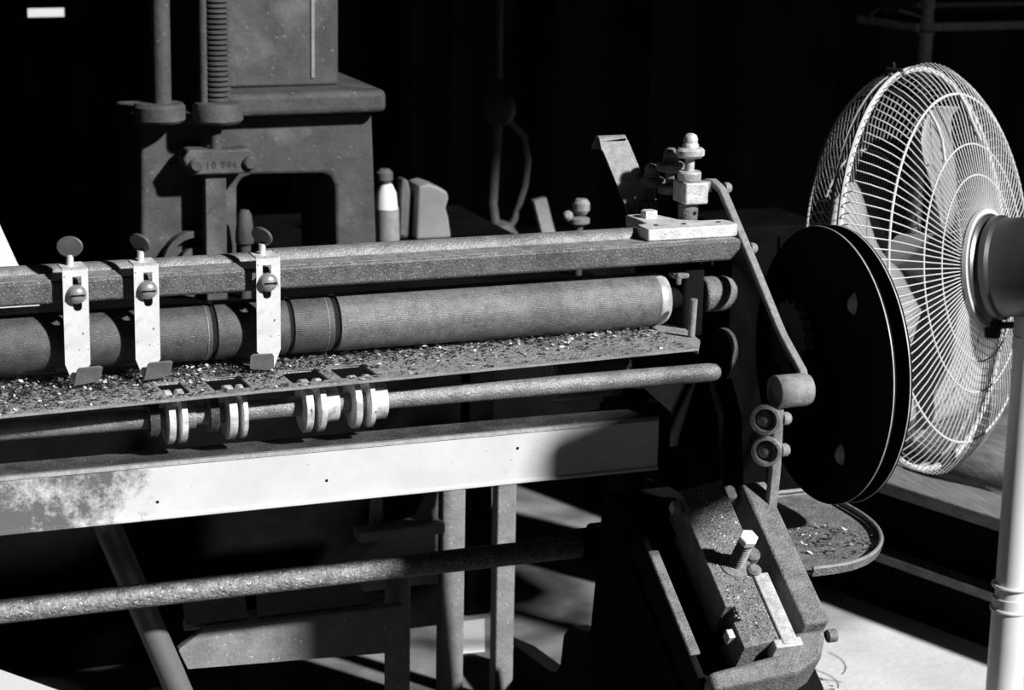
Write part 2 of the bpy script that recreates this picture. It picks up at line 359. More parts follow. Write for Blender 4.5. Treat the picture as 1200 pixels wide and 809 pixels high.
# knife shaft and discs
SA = Vector((1, -.038, .009)).normalized()
def sp_(x): return Vector((x, -.105-.038*(x+.82), .816+.009*(x+.82)))
ks = MB().lathe(sp_(-1.42), SA, [(0, 0), (.0135, 0), (.0135, 1.375), (.0115, 1.386), (.007, 1.391), (0, 1.392)], 28).build('knife_shaft', 'rod', mc)
for x0, x1, r in ((-.852, -.838, .026), (-.829, -.819, .036), (-.812, -.803, .036), (-.772, -.759, .026), (-.749, -.737, .036), (-.730, -.723, .036),
                  (-.645, -.634, .036), (-.625, -.616, .036), (-.616, -.595, .024), (-.577, -.567, .036), (-.556, -.548, .036), (-.548, -.528, .026)):
    w_ = x1-x0
    MB().lathe(sp_(x0), SA, [(0, 0), (r-.002, 0), (r, .001), (r, w_-.001), (r-.002, w_), (0, w_)], 48).build('knife_disc' if r > .03 else 'spacer', 'knife' if x0 not in (-.852, -.772) else 'bed', ks)
MB().cyl(sp_(-.803), sp_(-.789), .018, n=28).build('spacer', 'rod', ks)
# lower roller, bed and white rail
MB().cyl((-.235, .0, .792), (-.112, .0, .792), .030, n=36, ch=.004).build('lower_boss', 'rod', mc)
bp_ = MB(); bp_.prism([(-.145, .764), (-.145, .758), (-.068, .755), (-.068, .761)], YZ, -1.41, -.13); bp_.build('bed_plate', 'bed', mc)
rp = [(-.150, .690), (-.153, .692), (-.153, .695), (-.150, .697), (-.150, .764), (-.1485, .767), (-.145, .767), (-.145, .690)]
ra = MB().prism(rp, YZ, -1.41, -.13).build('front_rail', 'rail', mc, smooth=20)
MB().prism([(-.1515, .7635), (-.1490, .7680), (-.142, .7680), (-.142, .766), (-.1485, .766), (-.1500, .7635)], YZ, -1.41, -.13).build('rail_lip', 'strip', ra)
for x, z in ((-.345, .742), (-.62, .722), (-.85, .715)):
    MB().lathe((x, -.1502, z), (0, -1, 0), [(.0022, 0), (.0018, .0006), (0, .0006)], 10).build('rivet', 'slot', ra)
MB().prism([(-.153, .67), (-.153, .775), (.04, .80), (.06, .66)], YZ, -.13, -.112).build('rail_bracket', 'frame', mc, bevel=.003)
MB().box(-.113, .002, -.02, .05, .68, .78).build('rail_bracket_arm', 'frame', mc)
# rear tie pipe
tp = MB().cyl((-1.41, .10, .494), (-.125, .10, .494), .0172, n=32).build('tie_pipe', 'pipe', mc)
hx = MB(); hexbolt(hx, (-.138, .10, .494), (1, 0, 0), .031, .022); hx.build('pipe_nut', 'frame', tp)
MB().cyl((-.116, .10, .494), (.04, .10, .494), .034, .034, n=32).build('pipe_boss', 'frame', mc)
MB().box(.0, .04, .08, .12, .41, .73).build('frame_rib', 'frame', mc)
# top plate and pressure screws
tpl = [(-.101, -.032), (.040, -.032), (.047, -.024), (.047, .000), (.040, .012), (.005, .014), (-.022, .028), (-.040, .085), (-.085, .085), (-.082, .040), (-.085, .012), (-.101, .010)]
pl = MB().prism(tpl, XY, .9965, 1.0145).build('top_plate', 'plate', mc, bevel=.0025)
for x, y in ((-.076, -.004), (-.032, -.006), (.024, -.006)):
    MB().lathe((x, y, 1.0146), (0, 0, 1), [(.0042, 0), (.0038, .0005), (0, .0005)], 16).build('bolt_hole', 'slot', pl)
hb = MB(); hexbolt(hb, (-.060, .055, 1.0145), (0, 0, 1), .0125, .011); hb.build('hex_bolt', 'plate', pl)
def adjuster(x, y, zt, zb, mm):
    a = MB().cyl((x, y, zb), (x, y, zt-.02), .007, n=20).build('pressure_screw', mm, mc)
    MB().lathe((x, y, zt-.036), (0, 0, 1), [(0, 0), (.017, 0), (.0215, .004), (.0215, .011), (.018, .0145), (0, .015)], 36).build('hand_nut', mm, a)
    MB().lathe((x, y, zt-.022), (0, 0, 1), [(0, 0), (.0125, 0), (.0125, .005), (.0105, .008), (.0108, .014), (.0088, .019), (.005, .0215), (0, .0222)], 28).build('acorn_nut', mm, a)
    MB().lathe((x, y, zt-.070), (0, 0, 1), [(0, 0), (.0165, 0), (.0178, .002), (.0178, .011), (.016, .0135), (0, .014)], 32).build('lock_nut', mm, a)
    return a
a1 = adjuster(.004, .055, 1.138, 1.015, 'brightcast')
adjuster(-.006, .100, 1.110, 1.0, 'cast')
adjuster(-.018, .140, 1.080, .97, 'cast')
MB().box(-.012, .026, .032, .078, 1.034, 1.067).build('clamp_block', 'brightcast', mc, bevel=.003)
MB().cyl((.004, .055, 1.006), (.004, .055, 1.034), .0145, .0155, n=28, ch=.002).build('screw_socket', 'cast', mc)
MB().lathe((.008, .0403, 1.020), (.1, -1, 0), [(.003, 0), (.0026, .0006), (0, .0006)], 12).build('socket_hole', 'slot', mc)
hs = MB(); hs.cyl((-.006, .10, .965), (-.006, .10, 1.04), .019, n=28); hs.cyl((-.018, .14, .96), (-.018, .14, 1.01), .019, n=28); hs.box(-.06, .04, .07, .17, .955, .99)
hs.build('screw_housing', 'frame', mc, smooth=40)
# bent strip standing up behind the screws
bs = MB(); P = [(-.020, .135, .975), (-.048, .150, 1.05), (-.068, .165, 1.104)]
for i in range(7):
    t = i/6*2.3; P.append((-.071, .177-.010*math.cos(t), 1.108+.010*math.sin(t)))
bs.sweep(P+[(-.074, .192, 1.096)], 0, flat=(.0225, .0022)); bs.build('bent_strip', 'strip', mc)
# long bent arm on the right
arm = MB(); A = [(.046, .085, 1.058), (.052, .070, 1.060), (.058, .052, 1.050), (.060, -.050, .962), (.060, -.135, .888), (.060, -.155, .872), (.060, -.215, .836), (.058, -.232, .815), (.050, -.236, .800)]
arm.sweep(A, 0, flat=(.0062, .005)); am = arm.build('bent_arm', 'strip', mc, bevel=.002)
MB().box(.022, .05, .066, .082, 1.045, 1.062).build('arm_lug', 'strip', am, bevel=.003)
for o_, ax in (((.066, .060, 1.052), (1, 0, 0)), ((.066, -.030, .977), (1, 0, 0))):
    MB().lathe(o_, ax, [(0, 0), (.0085, 0), (.0085, .006), (.006, .010), (0, .010)], 20).build('rivet', 'strip', am)
MB().lathe((.006, -.236, .816), (1, 0, 0), [(0, .004), (.018, .004), (.020, 0), (.0235, 0), (.0235, .046), (.021, .053), (.015, .0565), (0, .058)], 40).build('curled_strap', 'strip', mc)
lb = MB(); lb.sweep([(.012, -.236, .800), (.012, -.236, .74), (.014, -.232, .70), (.014, -.226, .645)], 0, flat=(.0075, .006)); lbo = lb.build('lower_bar', 'strip', mc, bevel=.002)
for z in (.778, .732):
    dx = -.004 if z > .75 else 0
    c0 = Vector((-.006+dx, -.242, z)); ax = Vector((-.5, -.85, .12))
    eb = MB().lathe(c0-ax*.012, ax, [(.0165, -.01), (.0205, -.01), (.0215, .012), (.0205, .016), (.0165, .016), (.0150, .008), (.0150, -.01)], 36).build('eye_ring', 'knife', lbo)
    MB().lathe(c0-ax*.016, ax, [(0, -.012), (.009, -.010), (.013, -.002), (.0125, .004), (.009, .010), (.004, .0125), (0, .013)], 28).build('ball', 'cast', eb)
    MB().lathe((.020, -.236, z-.002), (1, 0, 0), [(0, 0), (.0095, 0), (.0095, .008), (.007, .012), (0, .012)], 20).build('nut', 'strip', lbo)
# small gear on the knife shaft
gp = []
for i in range(72):
    a = 2*PI*i/72; r = .055 if i % 4 in (0, 1) else .049
    gp.append((-.062+r*math.cos(a), .846+r*math.sin(a)))
MB().prism(gp, YZ, .118, .132).build('gear', 'dim', mc)
# grooved pulley
PY, PZ = -.122, .816
hl = [circ(PY+.132*math.cos(a), PZ+.132*math.sin(a), .0225, 28) for a in (2.145, 4.24, .05)]
def rimmed(x0, x1, r): return [(0, x0), (r, x0), (r, x1), (0, x1)]
pu = MB().cyl((.10, PY, PZ), (.20, PY, PZ), .016, n=24).build('pulley', 'frame', mc)
for x0, x1, r in ((.142, .147, .204), (.168, .173, .204)):
    fl = MB().prism(circ(PY, PZ, r, 120), YZ, x0, x1, holes=hl).build('flange', 'pulley', pu, smooth=30)
    MB().lathe((x0, PY, PZ), (1, 0, 0), [(r-.0008, .0), (r+.0006, .0003), (r+.0006, (x1-x0)*.42), (r-.0008, (x1-x0)*.5)], 120).build('bare_edge', 'pedge', fl)
MB().prism(circ(PY, PZ, .170, 90), YZ, .147, .168, holes=hl).build('sheave_core', 'pulley', pu, smooth=30)
# chip pan below the pulley
pan = MB(); out = [(.03, -.326)]
for i in range(17):
    a = -PI/2+PI/2*i/16; out.append((.06+.160*math.cos(a), -.12+.206*math.sin(a)))
out += [(.220, .0), (.03, .0)]
def pmap(x, y, z): return (x, y, .575+z+.10*(y+.30)*0)
pan.prism(out, pmap, -.004, 0)
for i in range(len(out)-1):
    a, c = Vector((*out[i], 0)), Vector((*out[i+1], 0)); d = (c-a).normalized(); nn_ = Vector((d.y, -d.x, 0))
    pan.add([(a.x, a.y, .571), (c.x, c.y, .571), (c.x+nn_.x*.005, c.y+nn_.y*.004, .583), (a.x+nn_.x*.005, a.y+nn_.y*.004, .583)], [(0, 1, 2, 3)])
po = pan.build('chip_pan', 'cast', mc, smooth=50)
rimp = [(x, y, .583) for x, y in out]
MB().sweep([Vector(p) for p in rimp], .0032, 8, up=(0, 0, 1)).build('pan_rim', 'strip', po)
MB().box(.03, .13, -.10, -.06, .44, .571).build('pan_bracket', 'frame', po)
# inclined slide bracket at the front right
U = Vector((0, -.8211, -.5708)); NN = Vector((0, -.5708, .8211)); O = Vector((0, -.2, .672)); X = Vector((1, 0, 0))
LO = lambda x, s_, w_: tuple(O+X*x+U*s_+NN*w_)
sb = MB()
sb.obox(O, X, U, NN, (-.182, .018), (-.01, .30), (-.105, -.082))        # floor of the slide
sb.obox(O, X, U, NN, (-.182, -.170), (.03, .295), (-.105, -.040))       # left wall
sbo = sb.build('slide_bracket', 'frame', mc, bevel=.004)  # dark iron paints the shade on the slide floor and left wall
MB().obox(O, X, U, NN, (-.182, -.166), (.07, .245), (-.040, -.034)).build('bracket_ridge', 'cast', sbo, bevel=.004, segs=3)
rr = MB(); rr.obox(O, X, U, NN, (-.020, .020), (-.004, .243), (-.082, 0)); rr.obox(O, X, U, NN, (-.075, -.020), (-.014, .010), (-.082, -.014))
rr.build('bracket_rail', 'cast', sbo, bevel=.005, segs=3)
fl_ = MB(); fl_.prism([(-.178, .315), (-.050, .305), (-.005, .285), (.020, .243), (-.030, .243), (-.060, .272), (-.178, .287)], LO, -.100, -.014)
fl_.build('bracket_nose', 'cast', sbo, bevel=.008, segs=3)
leg = MB(); leg.prism([(-.02, .62), (-.1, .62), (-.40, .43), (-.40, .36), (-.30, .30), (-.24, .18), (-.22, 0), (-.10, 0), (-.08, .25), (.02, .34)], YZ, -.155, -.045)
leg.build('bracket_leg', 'frame', sbo, bevel=.006)
blk = MB().prism([(-.118, .0), (-.048, -.012), (-.050, .115), (-.066, .118), (-.066, .262), (-.122, .268), (-.122, .225), (-.110, .225), (-.110, .20), (-.124, .20), (-.124, .04), (-.118, .04)],
     lambda x, s_, w_: tuple(O+X*x+U*s_+NN*w_), -.06, .002).build('slide_block', 'cast', sbo, bevel=.002)
MB().obox(O, X, U, NN, (-.066, -.043), (.155, .272), (-.03, .006)).build('gib_bar', 'brightcast', sbo, bevel=.002)
MB().obox(O, X, U, NN, (-.078, -.036), (.262, .276), (-.026, .004)).build('gib_foot', 'brightcast', sbo, bevel=.002)
B0 = O+X*-.084+U*.135
prof = [(0, 0), (.0085, 0)]
for i in range(14): prof += [(.0085, .004+i*.0036), (.0115, .0058+i*.0036)]
prof += [(.0085, .057), (0, .057)]
bl = MB().lathe(B0, NN, prof, 24).build('spring_bolt', 'rod', sbo)
hb = MB(); hexbolt(hb, B0+NN*.057, NN, .0135, .010); hb.build('bolt_head', 'white', bl)
MB().lathe(B0+NN*.001, NN, [(0, 0), (.022, 0), (.022, .003), (.012, .006), (0, .006)], 28).build('washer', 'cast', bl)
MB().lathe(O+X*-.056+U*.125, NN, [(0, 0), (.0115, 0), (.0115, .010), (.009, .013), (0, .013)], 24).build('round_bolt', 'cast', sbo)
MB().lathe(O+X*-.062+U*.150, NN, [(0, 0), (.010, 0), (.010, .008), (.007, .011), (0, .011)], 20).build('round_bolt', 'cast', sbo)
for s_ in (.012, .232):
    MB().obox(O, X, U, NN, (-.134, -.122), (s_, s_+.014), (-.02, -.004)).build('stop_clip', 'brightcast', sbo, bevel=.001)
MB().cyl((.016, -.40, .512), (.028, -.40, .512), .009, n=16).build('set_screw', 'cast', sbo)

# ------------------------------------------------------------------ strap guides hung on the beam
def guide(x, yaw, mirror, label):
    zf = .8865
    t = thing('strap_guide', (x, -.063, .857), label, 'guide clamp', 'strap guides on the beam')
    m = -1 if mirror else 1
    L = lambda px, z, y=0: (x+px*m, -.063+y, z)
    w_ = .0165
    sl = [(.0058*math.cos(a)+.002, .9625+.0058*math.sin(a)) for a in [PI+PI*i/8 for i in range(9)]]+[(.0078, 1.003), (-.0038, 1.003)]
    body = [(-w_, 1.014), (-w_, zf), (-.006, .858), (w_, zf-.002), (w_, 1.014)]
    s = MB(); s.prism([(q[0]*m, q[1]) for q in body], lambda a, z, y: (x+a, -.063+y, z), 0, .0025, holes=[[(q[0]*m, q[1]) for q in sl]])
    st = s.build('strap', 'strap', t, smooth=20)
    s = MB(); s.box(x-w_, x+w_, -.063, -.020, 1.0115, 1.014); s.build('top_lip', 'plate', t, bevel=.001)
    # turned-out foot
    fp = [(-.0065, .8575, -.001), (-.0035, .880, -.011), (-.0005, .8835, -.013), (.0265, .8845, -.0145), (.0295, .882, -.0140), (.0280, .864, -.004), (.0250, .8615, -.003)]
    pts = [Vector(L(px, z, y-.001)) for px, z, y in fp]; kk = len(pts); nrm = Vector((0, .0018, .0008))
    MB().add(pts+[p+nrm for p in pts], [tuple(range(kk)), tuple(range(2*kk-1, kk-1, -1))]+[(i, (i+1) % kk, (i+1) % kk+kk, i+kk) for i in range(kk)]).build('turned_foot', 'pad', t, smooth=0)
    # spacer between strap and beam
    MB().box(x-.008, x+.008, -.0605, -.0453, .970, .990).build('clamp_nut', 'screw', t, bevel=.001)
    sc = MB().lathe((x+.001*m, -.063, .980), (0, -1, 0), [(.0127, 0), (.0127, .003), (.0115, .0068), (.0085, .0098), (.004, .0113), (0, .0115)], 32).build('screw_head', 'screw', t)
    MB().box(x-.0075, x+.0095, -.0752, -.0715, .9793, .9811).build('screw_slot', 'slot', sc)
    # thumb screw
    sx, sy = x-.002, -.040
    ts = MB().cyl((sx, sy, .9965), (sx, sy, 1.028), .0046, n=16).build('thumb_screw', 'stem', t)
    nx, ny = math.sin(yaw), -math.cos(yaw)
    pd = MB(); nrm = Vector((nx, ny, .05 if yaw > -.5 else -.42)).normalized(); ux = Vector((-ny, nx, 0)); uz = nrm.cross(ux)*-1
    if uz.z < 0: uz = -uz
    c0 = Vector((sx, sy, 1.0385)); k = 36
    ring = lambda s_, d: [c0+ux*(.0172*s_*math.cos(2*PI*i/k))+uz*(.0138*s_*math.sin(2*PI*i/k))+nrm*d for i in range(k)]
    rows = [ring(.92, -.0024), ring(1, -.0014), ring(1, .0014), ring(.92, .0024)]
    vv = [p for r_ in rows for p in r_]; ff = [tuple(range(k)), tuple(range(4*k-1, 3*k-1, -1))]
    for r_ in range(3): ff += [(r_*k+i, r_*k+(i+1) % k, (r_+1)*k+(i+1) % k, (r_+1)*k+i) for i in range(k)]
    pd.add(vv, ff); pd.build('paddle', 'paddle', ts)
    return t
guide(-.9325, -.30, False, 'bright strap guide, leftmost of the three on the beam')
guide(-.8395, -.98, False, 'speckled strap guide between the other two, foot turned right')
guide(-.6745, -.98, True, 'whitest strap guide, its foot turned left, nearest the long roller')

# ------------------------------------------------------------------ pedestal fan
n_ = Vector((.567, -.82, .155)).normalized(); Fc = Vector((.603, .334, .839))
pole = Fc+n_*.196; base = (pole.x, pole.y, 0)
fan = thing('pedestal_fan', base, 'white pedestal fan with round wire guards, seen from behind', 'fan')
R0 = .343
def ring(name, r, d, w_, parent, m='fan'):
    return MB().torus(Fc+n_*d, n_, r, w_, 128, 8).build(name, m, parent)
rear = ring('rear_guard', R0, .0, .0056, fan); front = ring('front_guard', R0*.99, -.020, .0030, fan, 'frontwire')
k = R0/.3256
for r, d, w_ in ((.281*k, .066, .0024), (.200*k, .088, .0016), (.150*k, .096, .0014)): ring('guard_ring', r, d, w_, rear)
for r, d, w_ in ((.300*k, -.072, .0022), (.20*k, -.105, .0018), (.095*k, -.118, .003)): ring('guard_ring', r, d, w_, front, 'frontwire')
fr_q = n_.to_track_quat('Z', 'Y').to_matrix().to_4x4()
def wires(parent, prof, count, name, phase=0, m='fan'):
    mb = MB(); pts = [(r, 0, d) for r, d in prof]
    mb.sweep(pts, .00105, 5, up=(0, 1, 0))
    me0 = None
    for i in range(count):
        mt = Matrix.Translation(Fc-Vector(base)) @ fr_q @ Matrix.Rotation(2*PI*(i+phase)/count, 4, 'Z')
        if me0 is None:
            o = mb.build(name, m, None, smooth=60); me0 = o
        else:
            o = me0.copy(); C.objects.link(o)
        o.parent = parent; o.matrix_local = mt
wires(rear, [(R0, .0), (.334*k, .020), (.318*k, .040), (.300*k, .056), (.281*k, .068), (.245*k, .080), (.200*k, .089), (.150*k, .097), (.085*k, .103)], 120, 'guard_wire')
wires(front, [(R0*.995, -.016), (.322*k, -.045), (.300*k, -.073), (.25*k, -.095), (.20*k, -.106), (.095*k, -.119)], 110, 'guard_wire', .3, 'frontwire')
MB().lathe(Fc+n_*-.123, n_, [(0, 0), (.09, 0), (.098, .004), (.098, .008), (0, .008)], 48).build('badge_plate', 'blade', front)
# hub and blades
hubo = MB().lathe(Fc+n_*-.06, n_, [(0, 0), (.05, .0), (.062, .012), (.062, .08), (.05, .09), (0, .09)], 40).build('blade_hub', 'blade', fan)
ez = n_; ex = Vector((0, 0, 1)); ex = (ex-ez*ex.dot(ez)).normalized(); ey = ez.cross(ex)
SG = 1 if ey.dot(Vector((.93, -.366, 0))) > 0 else -1
for q in range(3):
    a0 = SG*math.radians(-84+120*q); mb = MB(); rows = []; NR, NA = 10, 10; vv = []; ff = []
    for i in range(NR+1):
        r = .05+(.305-.05)*i/NR; tt = i/NR
        half = (.46+.32*math.sin(PI*tt*.8))*math.sqrt(max(.02, 1-(max(0, tt-.62)/.385)**2))
        for j in range(NA+1):
            s_ = -1+2*j/NA
            a = a0+s_*half; d = -.015+s_*.045*(1-.35*tt)
            vv.append(Fc+ex*(r*math.cos(a))+ey*(r*math.sin(a))+ez*d)
    for i in range(NR):
        for j in range(NA): kk = i*(NA+1)+j; ff.append((kk, kk+1, kk+NA+2, kk+NA+1))
    b_ = mb.add(vv, ff).build('blade', 'blade', fan, smooth=60)
    sm = b_.modifiers.new('thick', 'SOLIDIFY'); sm.thickness = .003
# motor housing
mo = MB().lathe(Fc+n_*.105, n_, [(0, 0), (.088, 0), (.092, .004), (.092, .012), (.086, .016), (.084, .020), (.0885, .024), (.0885, .034), (.084, .040), (.084, .20), (.075, .225), (.05, .24), (0, .245)], 64).build('motor_housing', 'motor', fan)
MB().lathe(Fc+n_*.103, n_, [(.100, .003), (.100, .010), (.092, .010), (.092, .003)], 64).build('housing_ring', 'fan', mo)
# neck and pole
tz = (Fc+n_*.196).z
nk = MB(); nk.obox((pole.x, pole.y, 0), X, (0, 1, 0), (0, 0, 1), (-.024, .024), (-.024, .024), (tz-.155, tz-.078)); nk.build('neck', 'pole', fan, bevel=.008)
nc = Vector((pole.x, pole.y, tz-.10))-n_*.07
MB().lathe(nc, (0, 0, 1), [(0, -.02), (.014, -.02), (.016, .0), (.014, .022), (0, .026)], 20).build('tilt_knob', 'rubber', fan)
MB().cyl(nc+Vector((0, 0, .0)), (pole.x, pole.y, tz-.10), .006).build('tilt_bolt', 'rubber', fan)
pm = MB().cyl((pole.x, pole.y, .28), (pole.x, pole.y, tz-.12), .0285, n=40).build('upper_pole', 'pole', fan)
MB().cyl((pole.x, pole.y, .02), (pole.x, pole.y, .285), .032, n=40).build('lower_pole', 'pole', fan)
for z in (.264, .307):
    MB().torus((pole.x, pole.y, z), (0, 0, 1), .0325, .0035, 48, 8).build('pole_collar', 'pole', fan)
MB().lathe((pole.x, pole.y, 0), (0, 0, 1), [(0, 0), (.19, 0), (.19, .012), (.15, .024), (.05, .034), (.036, .045), (0, .045)], 64).build('foot_disc', 'pole', fan)
# guard clips and the loose wire hooks
up_ = ex; lf = -ey
def gpt(ang, r, d): return Fc+ex*(r*math.cos(ang))+ey*(r*math.sin(ang))+n_*d
sgn = 1 if ey.dot(Vector((.93, -.366, 0))) > 0 else -1
for ang in (-sgn*.14, PI-sgn*.10):
    p = gpt(ang, R0, -.008)
    cm = MB(); cm.sweep([gpt(ang, R0-.012, .006), gpt(ang, R0+.006, .004), gpt(ang, R0+.010, -.02), gpt(ang, R0-.006, -.026)], .0045, 8); cm.sweep([p, gpt(ang+sgn*.07, R0+.016, -.02)], .003, 8)
    cm.build('guard_clip', 'rubber', fan)
for a_, b_ in ((-.34, -.52), (.10, .30)):
    a_, b_ = a_*sgn, b_*sgn
    q = [gpt(a_, .281*k, .071), gpt(a_+(b_-a_)*.10, .262*k, .080), gpt(a_+(b_-a_)*.25, .236*k, .087), gpt(a_+(b_-a_)*.75, .208*k, .092)]
    MB().sweep(q, .0026, 8).build('wire_hook', 'fan', rear)
# a dark cable beside the pole
cb = MB(); cb.sweep([(pole.x+.034, pole.y+.01, .30), (pole.x+.046, pole.y-.01, .22), (pole.x+.05, pole.y-.03, .12), (pole.x+.045, pole.y-.06, .045), (pole.x+.10, pole.y-.25, .008), (pole.x+.3, pole.y-.4, .006)], .004, 8)
cb.build('power_cord', 'rubber', fan)

# ------------------------------------------------------------------ press on its dark bench
bench = thing('workbench', (-.5, 1.4, 0), 'dark bench cabinet carrying the cast iron press', 'workbench')
MB().box(-2.0, .30, .98, 1.85, .67, .70).build('bench_top', 'dark', bench, bevel=.004)
MB().box(-2.0, .02, 1.06, 1.08, .0, .67).build('blackout_panel', 'dark', bench)  # closed dark panel added to black out the space under the bench
MB().box(-.02, .02, 1.08, 1.80, 0, .67).build('side_panel', 'dark', bench)
for x in (.05,): 
    for y in (1.09, 1.74): MB().box(x, x+.05, y, y+.05, 0, .67).build('leg', 'dark', bench)
pr = thing('arbor_press', (-.37, 1.2, .70), 'grey cast iron press with column and threaded screw behind the beam', 'press')
arch = [(-.600, .70), (-.592, 1.035), (-.152, 1.035), (-.138, .70), (-.222, .70), (-.226, .895), (-.234, .912), (-.25, .918), (-.385, .922), (-.405, .916), (-.414, .90), (-.416, .70)]
MB().prism(arch, XZ, 1.10, 1.34).build('body', 'press', pr, bevel=.008, segs=3)
MB().box(-.46, -.137, 1.055, 1.36, 1.036, 1.079).build('table_plate', 'press', pr, bevel=.012, segs=4)
co = MB().box(-.432, -.205, 1.14, 1.34, 1.079, 1.80).build('column', 'press', pr, bevel=.006)
MB().box(-.259, -.253, 1.137, 1.141, 1.095, 1.80).build('column_seam', 'presslight', co)
prof = [(0, 0), (.020, 0)]
z = .0
while z < .72:
    prof += [(.0185, z+.001), (.0245, z+.003), (.0245, z+.0065), (.0185, z+.0085)]; z += .0094
prof += [(0, z)]
MB().lathe((-.462, 1.05, 1.068), (0, 0, 1), prof, 28).build('threaded_screw', 'press', pr)
MB().cyl((-.488, 1.045, 1.06), (-.488, 1.045, 1.80), .0085, n=16).build('guide_bar', 'press', pr)
MB().lathe((-.462, 1.05, 1.030), (0, 0, 1), [(0, 0), (.040, 0), (.046, .006), (.046, .030), (.042, .037), (.022, .040), (0, .040)], 48).build('screw_flange', 'press', pr)
MB().cyl((-.467, 1.05, .96), (-.467, 1.05, 1.032), .0105, n=20).build('screw_shank', 'press', pr)
cp = MB().prism([(-.520, .938), (-.533, .968), (-.520, .985), (-.44, .982), (-.41, .984), (-.395, .968), (-.392, .945), (-.405, .937)], XZ, 1.03, 1.075).build('clamp_head', 'press', pr, bevel=.004)
MB().box(-.525, -.44, 1.075, 1.102, .945, .975).build('clamp_back', 'press', pr)
for x in (-.509, -.409): MB().lathe((x, 1.03, .957), (0, -1, 0), [(0, -.004), (.0125, -.004), (.0125, .006), (.009, .010), (0, .010)], 24).build('clamp_bolt', 'press', cp)
tc_ = bpy.data.curves.new('lettering', 'FONT'); tc_.body = '10 886'; tc_.size = .0175; tc_.extrude = .0004; tc_.space_character = 1.25
to = bpy.data.objects.new('lettering_curve', tc_); C.objects.link(to); bpy.context.view_layer.update()
tm = bpy.data.meshes.new_from_object(to.evaluated_get(bpy.context.evaluated_depsgraph_get())); tm.materials.clear(); tm.materials.append(M['ink'])
bpy.data.objects.remove(to); te = bpy.data.objects.new('stamped_number', tm); C.objects.link(te); te.parent = cp
te.matrix_local = Matrix.Translation(Vector((-.491, 1.0296, .950))-Vector((-.37, 1.2, .70))) @ Matrix.Rotation(PI/2, 4, 'X')
MB().box(-.488, -.449, 1.045, 1.075, .70, .94).build('ram_bar', 'press', pr, bevel=.002)
MB().cyl((-.562, 1.06, 1.066), (-.562, 1.06, 1.80), .0172, n=24).build('pillar_rod', 'press', pr)
MB().lathe((-.567, 1.06, 1.034), (0, 0, 1), [(0, 0), (.042, 0), (.047, .005), (.047, .028), (.042, .034), (0, .034)], 40).build('rod_flange', 'press', pr)
wh = MB().lathe((-.50, 1.085, .765), (0, 1, 0), [(.050, -.012), (.062, -.012), (.062, .012), (.050, .012), (.050, -.012)], 48).build('gear_wheel', 'press', pr)
MB().lathe((-.50, 1.085, .765), (0, 1, 0), [(0, -.008), (.030, -.008), (.030, .008), (0, .008)], 32).build('wheel_hub', 'press', wh)
MB().lathe((-.414, 1.05, .70), (0, 0, 1), [(0, 0), (.011, 0), (.011, .10), (.017, .105), (.018, .115), (.016, .135), (.013, .158), (.008, .166), (0, .168)], 28).build('lever_grip', 'press', pr)

# things standing on the bench behind the press
bt = thing('spray_bottle', (.012, 1.5, .70), 'small white bottle with grey label just right of the press', 'bottle')
MB().lathe((.012, 1.5, .70), (0, 0, 1), [(0, 0), (.026, 0), (.027, .004), (.025, .068), (0, .068)], 28).build('label_band', 'label', bt)
MB().lathe((.010, 1.5, .768), (0, 0, 1), [(0, 0), (.0245, 0), (.021, .034), (.012, .052), (0, .054)], 28).build('shoulder', 'white', bt)
MB().lathe((.006, 1.5, .822), (0, 0, 1), [(0, 0), (.012, 0), (.018, .008), (.018, .022), (.01, .03), (0, .03)], 20).build('cap', 'dim', bt)
tk = thing('plastic_jug', (.115, 1.52, .70), 'blurred grey plastic jug with sloped shoulder behind the long beam', 'jug')
tb_ = MB().prism([(.070, .70), (.150, .70), (.143, .745), (.137, .765), (.143, .785), (.140, .80), (.120, .812), (.098, .820), (.075, .815)], XZ, 1.48, 1.56).build('jug_body', 'tank', tk, bevel=.015, segs=4)
MB().prism([(.040, .70), (.062, .70), (.066, .80), (.060, .828), (.044, .828)], XZ, 1.50, 1.54).build('jug_handle', 'dim', tk, bevel=.008)
sh = MB().prism([(-1.25, .712), (-.795, .712), (-.834, .797), (-.859, .860), (-.93, 1.03), (-1.25, 1.03)], XZ, 1.045, 1.052).build('card_sheet', 'white', smooth=0, org=(-1.0, 1.05, .70))
MB().box(-1.25, -.80, 1.04, 1.07, .70, .712).build('base_strip', 'dark', sh, smooth=0, org=(-1.0, 1.05, .70))
tag(sh, 'white card sheet propped at the left edge behind the beam', 'card')

# ------------------------------------------------------------------ dim gear far behind, between press and curtain
hg = thing('hanging_pulley_block', (.47, 2.05, .55), 'dim pulley block on a thin cable before the dark curtain', 'pulley block')
MB().cyl((.473, 2.05, .96), (.47, 2.05, 3.0), .008, n=10).build('cable', 'dim', hg)
MB().lathe((.472, 2.04, .89), (-.85, -.6, 0), [(0, -.014), (.034, -.014), (.041, -.010), (.041, .010), (.034, .014), (0, .014)], 36).build('sheave', 'dim', hg)
MB().sweep([(.472, 2.05, .85), (.466, 2.05, .74), (.462, 2.05, .66), (.475, 2.05, .58)], .012, 10).build('hook_bar', 'dim', hg)
MB().sweep([(.50, 2.05, .86), (.54, 2.05, .82), (.552, 2.05, .76), (.545, 2.05, .70), (.52, 2.05, .62), (.49, 2.05, .57)], .009, 10).build('bow', 'dim', hg)
MB().lathe((.48, 2.05, .55), (0, 0, 1), [(0, 0), (.05, 0), (.05, .03), (.03, .06), (0, .07)], 20).build('weight', 'dim', hg)
bx_ = thing('crate_stack', (.55, 2.1, 0), 'dark crate under the hanging pulley block', 'crate')
MB().box(.35, .80, 1.95, 2.3, 0, .55).build('crate_body', 'dark', bx_, bevel=.006)
